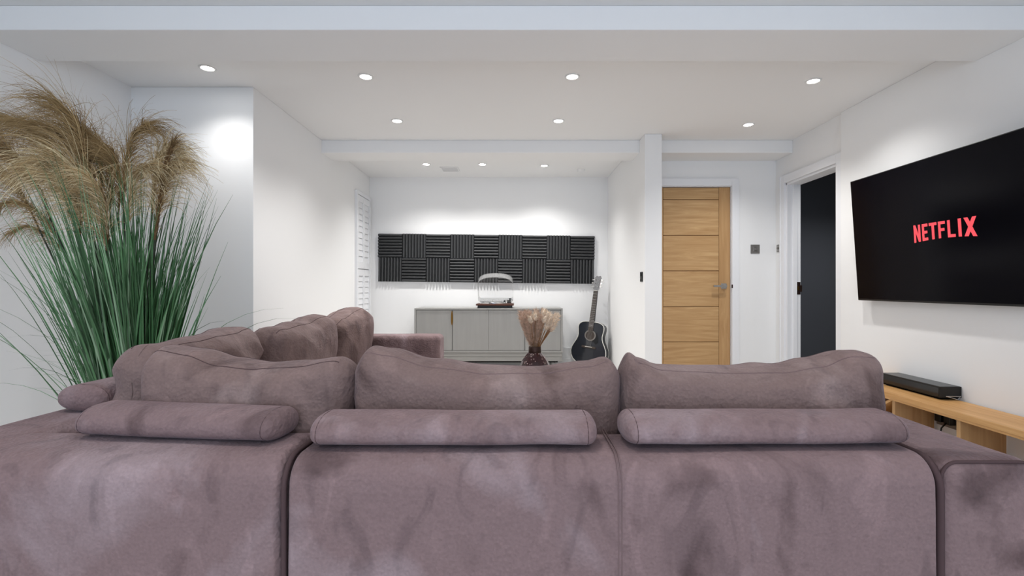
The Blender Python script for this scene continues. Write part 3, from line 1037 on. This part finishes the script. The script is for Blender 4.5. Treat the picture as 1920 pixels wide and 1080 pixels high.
# turntable with an upright clear lid
TX, TY, TZ = -.27, 5.66, .755
tt = empty('turntable', (TX, TY, TZ))
tag(tt, 'record player with dark wooden plinth and raised clear lid on the sideboard', 'record player')
MB().box(-.195, .195, -.15, .15, .002, .030).build('base', M['black'], tt, bevel=.004)
MB().box(-.212, .212, -.165, .165, .030, .050).build('plinth', M['walnut'], tt, bevel=.003)
MB().lathe([(.0001, .050), (.150, .050), (.150, .064), (.146, .068), (.0001, .068)], 48, (-.03, 0, 0)).build('platter', M['chrome'], tt, smooth=False)
MB().lathe([(.0001, .0685), (.142, .0685), (.142, .0705), (.05, .071), (.0001, .071)], 48, (-.03, 0, 0)).build('record', M['blackg'], tt)
MB().lathe([(.0001, .071), (.004, .071), (.004, .082), (.0001, .084)], 12, (-.03, 0, 0)).build('spindle', M['chrome'], tt)
MB().lathe([(.0001, .050), (.026, .050), (.026, .075), (.018, .082), (.0001, .082)], 24, (.155, .08, 0)).build('tonearm_base', M['black'], tt)
ta = empty('tonearm', (.155, .08, .092))
ta.parent = tt
MB().tube([(.012, .06, 0), (0, 0, 0), (-.01, -.10, -.003), (-.045, -.16, -.012)], .0042, 8).build('arm_tube', M['chrome'], ta, smooth=True)
MB().tube([(.008, .03, 0), (.016, .075, 0)], .014, 14).build('counterweight', M['black'], ta)
MB().box(-.058, -.038, -.185, -.155, -.02, -.006).build('headshell', M['black'], ta, bevel=.001)
# lid: shallow arch-topped tray standing on its rear edge
def lid_outline(w, h, rb, n=14):
    pts = []
    hw_ = w / 2
    for i in range(7):
        a = math.pi + i / 6 * math.pi / 2
        pts.append((-hw_ + rb + rb * math.cos(a), rb + rb * math.sin(a)))
    for i in range(7):
        a = -math.pi / 2 + i / 6 * math.pi / 2
        pts.append((hw_ - rb + rb * math.cos(a), rb + rb * math.sin(a)))
    hs = h * .70
    for i in range(29):
        a = i / 28 * math.pi
        ca, sa = math.cos(a), math.sin(a)
        pts.append((hw_ * math.copysign(abs(ca) ** .78, ca), hs + (h - hs) * abs(sa) ** .95))
    return pts
lo_, li_ = lid_outline(.405, .318, .03), lid_outline(.397, .310, .027)
li_ = [(x, z + .004) for x, z in li_]
n = len(lo_)
vs_ = [(x, 0, z) for x, z in lo_] + [(x, .12, z) for x, z in lo_] + [(x, 0, z) for x, z in li_] + [(x, .116, z) for x, z in li_]
fs = []
for i in range(n):
    j = (i + 1) % n
    fs += [(i, j, n + j, n + i), (2 * n + j, 2 * n + i, 3 * n + i, 3 * n + j), (j, i, 2 * n + i, 2 * n + j)]
lid = MB().add(vs_, fs).build('lid', M['acrylic_rim'], tt, loc=(0, .045, .060), rot=(R(24), 0, 0))
MB().add([(x, .12, z) for x, z in lo_] + [(x, .116, z) for x, z in li_], [tuple(range(n)), tuple(reversed(range(n, 2 * n)))]).build('lid_face', M['acrylic'], lid)

# ------------------------------------------------------------------ acoustic foam tiles
TS = .2893
SLOPE = -.0115
fm = {}
def foam_mesh(vert):
    if vert in fm:
        return fm[vert]
    mb = MB()
    hs = TS / 2 - .0008
    nr = 8
    st = 2 * hs / nr
    prof = [(-hs, -.012)]
    for i in range(nr):
        a = -hs + st * i
        for t, d in ((.10, .014), (.22, .028), (.38, .042), (.5, .046), (.62, .042), (.78, .028), (.90, .014)):
            prof.append((a + st * t, -.012 - d * .78))
        prof.append((a + st, -.012))
    vs_, fs = [], []
    m = len(prof)
    for e in (-hs, hs):
        for a, d in prof:
            vs_.append((a, d, e) if vert else (e, d, a))
    for i in range(m - 1):
        q = (i, i + 1, m + i + 1, m + i)
        fs.append(q if vert else tuple(reversed(q)))
    b0 = len(vs_)
    for e in (-hs, hs):
        for a in (-hs, hs):
            vs_.append((a, 0, e) if vert else (e, 0, a))
    fs.append((b0, b0 + 2, b0 + 3, b0 + 1))
    fs.append(tuple(range(m)) + (b0 + 1, b0))
    fs.append(tuple(range(m, 2 * m)) + (b0 + 3, b0 + 2))
    fs.append((0, m, b0 + 2, b0))
    fs.append((m - 1, b0 + 1, b0 + 3, 2 * m - 1))
    mb.add(vs_, fs)
    o = mb.build('acoustic_foam_tile', M['foam'])
    bm = bmesh.new()
    bm.from_mesh(o.data)
    bmesh.ops.recalc_face_normals(bm, faces=bm.faces)
    bm.to_mesh(o.data)
    bm.free()
    fm[vert] = o.data
    bpy.data.objects.remove(o)
    return fm[vert]
ordn = ['first', 'second', 'third', 'fourth', 'fifth', 'sixth', 'seventh', 'eighth', 'ninth']
for r_ in range(2):
    for c_ in range(9):
        vert = (r_ + c_) % 2 == 1
        o = bpy.data.objects.new('acoustic_foam_tile', foam_mesh(vert))
        COL.objects.link(o)
        lx = (c_ + .5) * TS
        lz = -(r_ + .5) * TS
        o.location = (-1.692 + lx - SLOPE * lz, YB - .0015, 1.638 + lz + lx * SLOPE)
        o.rotation_euler = (0, -SLOPE, 0)
        tag(o, 'charcoal foam tile with %s ridges, %s row, %s from the left' % ('upright' if vert else 'level', 'upper' if r_ == 0 else 'lower', ordn[c_]),
            'foam panel', 'ridged foam tiles on the back wall')

# ------------------------------------------------------------------ guitar on its stand
gt = empty('acoustic_guitar', (.783, 5.70, .085), (R(-7), R(5), R(-29)))
gt.scale = (1.08, 1.0, 1.01)
tag(gt, 'black acoustic guitar with pale binding leaning in the back corner', 'guitar')
half = [(0, .0), (.003, .05), (.012, .095), (.03, .137), (.06, .170), (.10, .192), (.145, .200), (.19, .194), (.235, .175), (.28, .151), (.315, .139), (.345, .136),
        (.38, .140), (.42, .146), (.45, .144), (.475, .130), (.492, .105), (.50, .07), (.503, .03), (.503, 0)]
ol = [(w, z) for z, w in half] + [(-w, z) for z, w in reversed(half[1:-1])]
n = len(ol)
D_ = .105
vs_ = [(x, 0, z) for x, z in ol] + [(x, D_, z) for x, z in ol]
fs = [tuple(reversed(range(n))), tuple(range(n, 2 * n))] + [(i, (i + 1) % n, n + (i + 1) % n, n + i) for i in range(n)]
mbg = MB().add(vs_, fs)
go = mbg.build('body', M['guitar'], gt)
bm = bmesh.new(); bm.from_mesh(go.data); bmesh.ops.recalc_face_normals(bm, faces=bm.faces); bm.to_mesh(go.data); bm.free()
cl = [(x, -.001, z) for x, z in ol] + [(ol[0][0], -.001, ol[0][1])]
MB().tube(cl, .0042, 6, cap=False).build('binding', M['ivory'], gt, smooth=True)
MB().tube([(x, D_ + .001, z) for x, _, z in cl], .003, 6, cap=False).build('binding', M['ivory'], gt, smooth=True)
def disc(mb, cx, cz, r0, r1, y, seg=36):
    vs_, fs = [], []
    for s in range(seg):
        a = 2 * math.pi * s / seg
        vs_ += [(cx + r0 * math.cos(a), y, cz + r0 * math.sin(a)), (cx + r1 * math.cos(a), y, cz + r1 * math.sin(a))]
    for s in range(seg):
        t = (s + 1) % seg
        fs.append((2 * s, 2 * t, 2 * t + 1, 2 * s + 1))
    mb.add(vs_, fs)
    return mb
disc(MB(), 0, .345, .0001, .050, -.0015).build('soundhole', M['fret'], gt)
disc(MB(), 0, .345, .050, .064, -.002).build('rosette', M['plate'], gt)
pg = [(.03 + .0, .285), (.075, .25), (.10, .275), (.095, .33), (.068, .39), (.062, .345), (.05, .31)]
MB().add([(x, -.0018, z) for x, z in pg] + [(x, -.0002, z) for x, z in pg], [tuple(range(7)), tuple(reversed(range(7, 14)))] + [(i, 7 + i, 7 + (i + 1) % 7, (i + 1) % 7) for i in range(7)]).build('pickguard', M['blackg'], gt)
br = MB().box(-.08, .08, -.010, 0, .196, .222)
bo = br.build('bridge', M['fret'], gt, bevel=.003)
MB().box(-.04, .04, -.014, -.010, .210, .216).build('saddle', M['ivory'], bo)
nk = MB().add([(-.028, -.006, .41), (.028, -.006, .41), (.028, .03, .41), (-.028, .03, .41), (-.0215, -.006, .865), (.0215, -.006, .865), (.0215, .018, .865), (-.0215, .018, .865)],
              [(0, 3, 2, 1), (4, 5, 6, 7), (0, 1, 5, 4), (1, 2, 6, 5), (2, 3, 7, 6), (3, 0, 4, 7)])
nk.build('neck', M['blackg'], gt)
fb = MB().add([(-.028, -.012, .395), (.028, -.012, .395), (.028, -.006, .395), (-.028, -.006, .395), (-.0215, -.012, .865), (.0215, -.012, .865), (.0215, -.006, .865), (-.0215, -.006, .865)],
              [(0, 3, 2, 1), (4, 5, 6, 7), (0, 1, 5, 4), (1, 2, 6, 5), (2, 3, 7, 6), (3, 0, 4, 7)])
fbo = fb.build('fretboard', M['fret'], gt)
for i in range(1, 19):
    z = .865 - .65 * (1 - 2 ** (-i / 12))
    w = .0215 + (.865 - z) / .47 * .0065
    MB().box(-w, w, -.0138, -.012, z - .0012, z + .0012).build('fret', M['chrome'], fbo)
MB().box(-.0215, .0215, -.0145, -.006, .865, .870).build('nut', M['ivory'], gt)
hd = [(-.0215, .865), (.0215, .865), (.034, .895), (.038, 1.02), (.022, 1.045), (0, 1.038), (-.022, 1.045), (-.038, 1.02), (-.034, .895)]
m = len(hd)
def hy(z):
    return (z - .865) * .24
hv = [(x, -.008 + hy(z), z) for x, z in hd] + [(x, .008 + hy(z), z) for x, z in hd]
MB().add(hv, [tuple(range(m)), tuple(reversed(range(m, 2 * m)))] + [(i, m + i, m + (i + 1) % m, (i + 1) % m) for i in range(m)]).build('headstock', M['headst'], gt)
for s in (-1, 1):
    for z in (.915, .955, .995):
        tm = MB().tube([(s * .030, hy(z), z), (s * .052, hy(z), z)], .003, 8).tube([(s * .048, hy(z), z), (s * .062, hy(z), z)], [.007, .0085], 10)
        tm.tube([(s * .018, hy(z) - .02, z), (s * .018, hy(z) - .006, z)], .0045, 10)
        tm.build('tuning_peg', M['chrome'], gt)
stg = MB()
for i in range(6):
    a = -.025 + .01 * i
    b = -.017 + .0068 * i
    stg.tube([(a, -.0145, .213), (b, -.0152, .866)], .0007, 4)
stg.build('strings', M['steel'], gt)['kind'] = 'stuff'
gs = empty('guitar_stand', (.783, 5.70, 0))
tag(gs, 'low black tubular stand under the black guitar', 'guitar stand')
MB().tube([(-.13, -.02, .012), (-.12, -.03, .075), (-.10, .05, .09), (.10, .03, .09), (.12, -.06, .075), (.13, -.06, .012)], .009, 8).build('cradle', M['black'], gs, smooth=True)
for s in (-1, 1):
    MB().tube([(s * .13, -.12, .010), (s * .13, .16, .010)], .009, 8).build('leg', M['black'], gs)

# ------------------------------------------------------------------ coffee table, vase and dried bunch
ct = empty('coffee_table', (.25, 2.95, 0))
tag(ct, 'low round wooden table standing in front of the sofa under the vase', 'coffee table')
MB().lathe([(.0001, .37), (.36, .37), (.372, .38), (.372, .392), (.365, .40), (.0001, .40)], 48).build('table_top', M['tabletop'], ct)
for i in range(4):
    a = math.pi / 4 + i * math.pi / 2
    MB().tube([(.24 * math.cos(a), .24 * math.sin(a), .37), (.30 * math.cos(a), .30 * math.sin(a), 0)], [.02, .013], 12).build('leg', M['tabletop'], ct)
VX, VY, VZ = .094, 2.90, .40
vase = empty('vase', (VX, VY, VZ))
tag(vase, 'dark plum speckled vase holding the dried grasses', 'vase')
MB().lathe([(.0001, 0), (.060, 0), (.080, .02), (.094, .06), (.097, .095), (.090, .130), (.076, .163), (.055, .192), (.038, .210), (.036, .214), (.033, .205), (.05, .165), (.07, .12), (.08, .06), (.05, .012), (.0001, .010)], 14).build('glass_body', M['vase'], vase)
MB().lathe([(.0375, .206), (.038, .212), (.0365, .245), (.0345, .247), (.0345, .212)], 24).build('neck_band', M['bronze'], vase, smooth=True)
rng2 = random.Random(11)
bunch = empty('dried_bouquet', (VX, VY, VZ + .02))
tag(bunch, 'bunch of tan and cream dried bunny-tail grasses in the plum vase', 'dried flowers')
def dried(px, pz, py, kind, hl, hr):
    """one dried stem: stalk from inside the vase to a fluffy head whose tip is at (px, pz) from the vase foot"""
    tip = Vector((px, py, pz - .02))
    neck = Vector((px * .13, py * .2, .20))
    bot = Vector((-px * .15, -py * .2, .0))
    dirn = (tip - neck).normalized()
    hb = tip - dirn * hl
    o = MB().tube([bot, neck, neck.lerp(hb, .5) + Vector((0, 0, .004)), hb], .0016, 5).build('stalk', M['dry3'], bunch)
    mb = MB()
    side1 = dirn.cross(Vector((0, 1, 0))).normalized()
    side2 = dirn.cross(side1)
    if kind == 'tail':
        rings = 7
        vs_, fs = [], []
        for i in range(rings + 1):
            t = i / rings
            r = hr * (math.sin(math.pi * (t * .93 + .05)) ** .7)
            for s in range(9):
                a = 2 * math.pi * s / 9
                rr = r * rng2.uniform(.8, 1.2)
                vs_.append(hb + dirn * hl * t + (side1 * math.cos(a) + side2 * math.sin(a)) * rr)
        for i in range(rings):
            for s in range(9):
                fs.append((i * 9 + s, i * 9 + (s + 1) % 9, (i + 1) * 9 + (s + 1) % 9, (i + 1) * 9 + s))
        mb.add(vs_, fs)
    nh = 70 if kind == 'tail' else 170
    for i in range(nh):
        t = rng2.random()
        a = rng2.uniform(0, 2 * math.pi)
        rad = side1 * math.cos(a) + side2 * math.sin(a)
        p = hb + dirn * hl * t + rad * hr * (.5 if kind == 'tail' else .15)
        L = hr * rng2.uniform(.8, 1.6) + .008
        d = (dirn * .9 + rad * rng2.uniform(.4, 1.0)).normalized()
        pts = [p, p + d * L * .5, p + d * L + Vector((0, 0, -.002))]
        mb.ribbon(pts, [.0018, .0014, .0005], d.cross(Vector((0, 1, 0))).normalized())
    mb.build('seed_head', M['dry2'] if kind == 'tail' else M['dry1'], o)
# px, height above the vase foot, depth, kind, head length, head radius
for i in range(44):
    px = rng2.uniform(-.092, .075)
    hz = .468 - .05 * abs(px) / .09 * rng2.random() - rng2.uniform(0, .05)
    dried(px, hz, rng2.uniform(-.055, .055), 'tan', rng2.uniform(.12, .21), rng2.uniform(.010, .015))
for (px, hz, py) in ((.055, .462, -.03), (.08, .452, -.04), (.10, .440, -.05), (.128, .438, -.03), (.138, .428, -.01), (.118, .41, -.05), (.10, .40, -.06), (.13, .40, .02),
                     (.085, .415, -.06), (.06, .43, -.06), (.0, .445, -.06), (-.03, .43, -.07), (.112, .375, -.05), (.075, .385, -.06)):
    dried(px, hz, py, 'tail', .046, .012)

# ------------------------------------------------------------------ television
tvt, tvb = Vector((2.326, 0, 1.734)), Vector((2.382, 0, .903))
tilt = math.atan2(tvb.x - tvt.x, tvt.z - tvb.z)
TVY = 2.725
TVW, TVH = 1.45, .833
tv = empty('television', ((tvt.x + tvb.x) / 2, TVY, (tvt.z + tvb.z) / 2), (0, -tilt, 0))
tag(tv, 'large black wall-mounted television showing red lettering, tilted forward', 'television')
# local: screen faces -x, y along the wall, z up
MB().box(0, .028, -TVW / 2, TVW / 2, -TVH / 2, TVH / 2).build('casing', M['black'], tv, bevel=.003)
MB().box(-.0015, .0, -TVW / 2 + .006, TVW / 2 - .006, -TVH / 2 + .012, TVH / 2 - .006).build('screen', M['screen'], tv)
MB().box(.028, .05, -.45, .45, -.30, .10).build('rear_housing', M['black'], tv, bevel=.006)
MB().box(.05, .085, -.25, .25, -.25, .05).build('wall_mount', M['black'], tv)
# letters: a = along the word (0 at the left as seen), b = up; viewed from -x the word runs towards -y
LW, LH = .402, .104
def rect(a0, a1, b0, b1):
    return [(a0, b0), (a1, b0), (a1, b1), (a0, b1)]
glyph = [
    ('N', .00, .118, [rect(0, .30, 0, 1), rect(.70, 1, 0, 1), [(0, 1), (.30, 1), (1, 0), (.70, 0)]]),
    ('E', .150, .098, [rect(0, .36, 0, 1), rect(.36, 1, .0, .17), rect(.36, .92, .42, .58), rect(.36, 1, .83, 1)]),
    ('T', .272, .128, [rect(0, 1, .83, 1), rect(.34, .66, 0, .83)]),
    ('F', .425, .110, [rect(0, .34, 0, 1), rect(.34, .9, .42, .59), rect(.34, 1, .83, 1)]),
    ('L', .572, .118, [rect(0, .34, 0, 1), rect(.34, 1, 0, .17)]),
    ('I', .735, .046, [rect(0, 1, 0, 1)]),
    ('X', .820, .180, [[(0, 1), (.32, 1), (1, 0), (.68, 0)], [(.68, 1), (1, 1), (.32, 0), (0, 0)]]),
]
for ch, a0, w, polys in glyph:
    mb = MB()
    for pi_, poly in enumerate(polys):
        fr_, bk = [], []
        for (u, v_) in poly:
            a = a0 + u * w
            low = .10 * (1 - (2 * a - 1) ** 2)     # the word's foot is gently arched
            b = low + (1 - low) * v_
            y = LW / 2 - a * LW
            z = (b - .5) * LH
            fr_.append((-.0022 - .00004 * pi_, y, z))
            bk.append((-.0014, y, z))
        k4 = len(poly)
        mb.add(fr_ + bk, [tuple(range(k4)), tuple(reversed(range(k4, 2 * k4)))] + [(i, k4 + i, k4 + (i + 1) % k4, (i + 1) % k4) for i in range(k4)])
    mb.build('letter', M['red'], tv, loc=(0, 0, -.008))

# ------------------------------------------------------------------ television bench
BX0, BX1, BY0, BY1, BZ = 2.185, XR - .018, 1.62, 3.35, .372
bench = empty('media_bench', ((BX0 + BX1) / 2, (BY0 + BY1) / 2, 0))
tag(bench, 'long low oak bench with open compartments below the television', 'media unit')
def bp_(mb, name, mat, **kw):
    o = mb.build(name, mat, bench, **kw)
    o.location = -bench.location
    return o
bp_(MB().box(BX0, BX1, BY0, BY1, BZ - .028, BZ), 'top', M['oak_y'], bevel=.0015)
bp_(MB().box(BX0 + .012, BX1, BY0, BY1, .03, .055), 'bottom', M['oak_y'], bevel=.0015)
bp_(MB().box(BX0 + .003, BX0 + .015, BY0, BY1, BZ - .040, BZ - .028), 'front_lip', M['oak_y'])
for y in (1.62, 2.04, 2.445, 2.87, 3.33):
    bp_(MB().box(BX0 + .012, BX1, y, y + .022, .055, BZ - .028), 'divider', M['oak_z'], bevel=.001)
# crossed boards of the end rack
for s in (1, -1):
    ya, yb = (2.895, 3.325) if s > 0 else (3.325, 2.895)
    za, zb = BZ - .045, .06
    dy = .02 * (1 if s > 0 else -1)
    mbx = MB().add([(BX0 + .014, ya, za), (BX0 + .014, ya, za + .016), (BX0 + .014, yb, zb + .016), (BX0 + .014, yb, zb),
                    (BX1 - .004, ya, za), (BX1 - .004, ya, za + .016), (BX1 - .004, yb, zb + .016), (BX1 - .004, yb, zb)],
                   [(0, 1, 2, 3), (7, 6, 5, 4), (0, 4, 5, 1), (1, 5, 6, 2), (2, 6, 7, 3), (3, 7, 4, 0)])
    bp_(mbx, 'cross_board', M['oak_y'])
for y in (1.66, 3.30):
    for x in (BX0 + .05, BX1 - .05):
        bp_(MB().box(x - .02, x + .02, y - .02, y + .02, 0, .03), 'foot', M['black'])
# socket and plug behind the bench
so = empty('wall_socket', (XR - .001, 2.79, .245))
tag(so, 'dark double wall socket with plugs seen through the bench compartment', 'socket')
MB().box(-.010, 0, -.075, .075, -.045, .045).build('face_plate', M['plate'], so, bevel=.002)
MB().box(-.045, -.010, -.055, -.012, -.022, .026).build('plug', M['black'], so, bevel=.004)
MB().box(-.040, -.010, .012, .055, -.022, .026).build('plug', M['black'], so, bevel=.004)
MB().tube([(-.04, -.03, -.01), (-.07, -.03, -.04), (-.06, .0, -.12), (-.05, .05, -.20)], .004, 8).build('cable', M['black'], so, smooth=True)

# black box on the bench
bx = empty('black_soundbar', (2.387, 2.935, BZ))
tag(bx, 'slim glossy black box lying on the oak bench against the wall', 'soundbar')
MB().box(-.062, .056, -.225, .225, .012, .074).build('casing', M['black'], bx, bevel=.0025)
MB().box(-.052, .050, -.215, .215, .004, .012).build('underside', M['darkgap'], bx)
MB().box(-.0632, -.062, -.215, .215, .020, .066).build('front_panel', M['blackg'], bx)
MB().box(-.058, .052, -.218, .218, .074, .0748).build('top_panel', simple('satin_dark_top', (62, 64, 66), .35), bx)
fo = MB().tube([(-.035, -.228, .022), (.047, -.228, .022), (.030, -.228, .004), (-.035, -.228, .022)], .0022, 6)
fo.build('foot_bracket', M['chrome'], bx)
for y in (-.18, .18):
    MB().box(-.05, .05, y - .012, y + .012, .0, .006).build('foot', M['black'], bx)

# ------------------------------------------------------------------ switches
def switch(label, loc, rotz, mat, wh=.086, round_=True):
    o = empty('light_switch', loc, (0, 0, rotz))
    tag(o, label, 'light switch')
    MB().box(-wh / 2, wh / 2, -.006, 0, -wh / 2, wh / 2).build('face_plate', mat, o, bevel=.0015)
    if round_:
        MB().box(-.020, .020, -.008, -.006, -.022, .022).build('surround', M['steel'], o, bevel=.001)
        MB().tube([(0, -.008, 0), (0, -.02, 0)], .011, 18).build('dimmer_knob', mat, o)
    else:
        MB().box(-.012, .012, -.010, -.006, -.018, .004).build('rocker', M['plate'], o, bevel=.001)
        MB().box(-.012, .012, -.010, -.006, .006, .026).build('rocker', M['black'], o, bevel=.001)
    return o
switch('square brushed metal light switch on the wall right of the oak door', (2.268, YD - .0005, 1.358), 0, M['plate'])
switch('metal light switch on the right wall beside the doorway casing', (XR2 - .0005, 4.663, 1.362), R(-90), M['plate'], .07)
switch('black light switch on the alcove partition left of the oak door', (1.0885, 4.355, 1.085), R(-90) - .009, M['black'], .086, False)
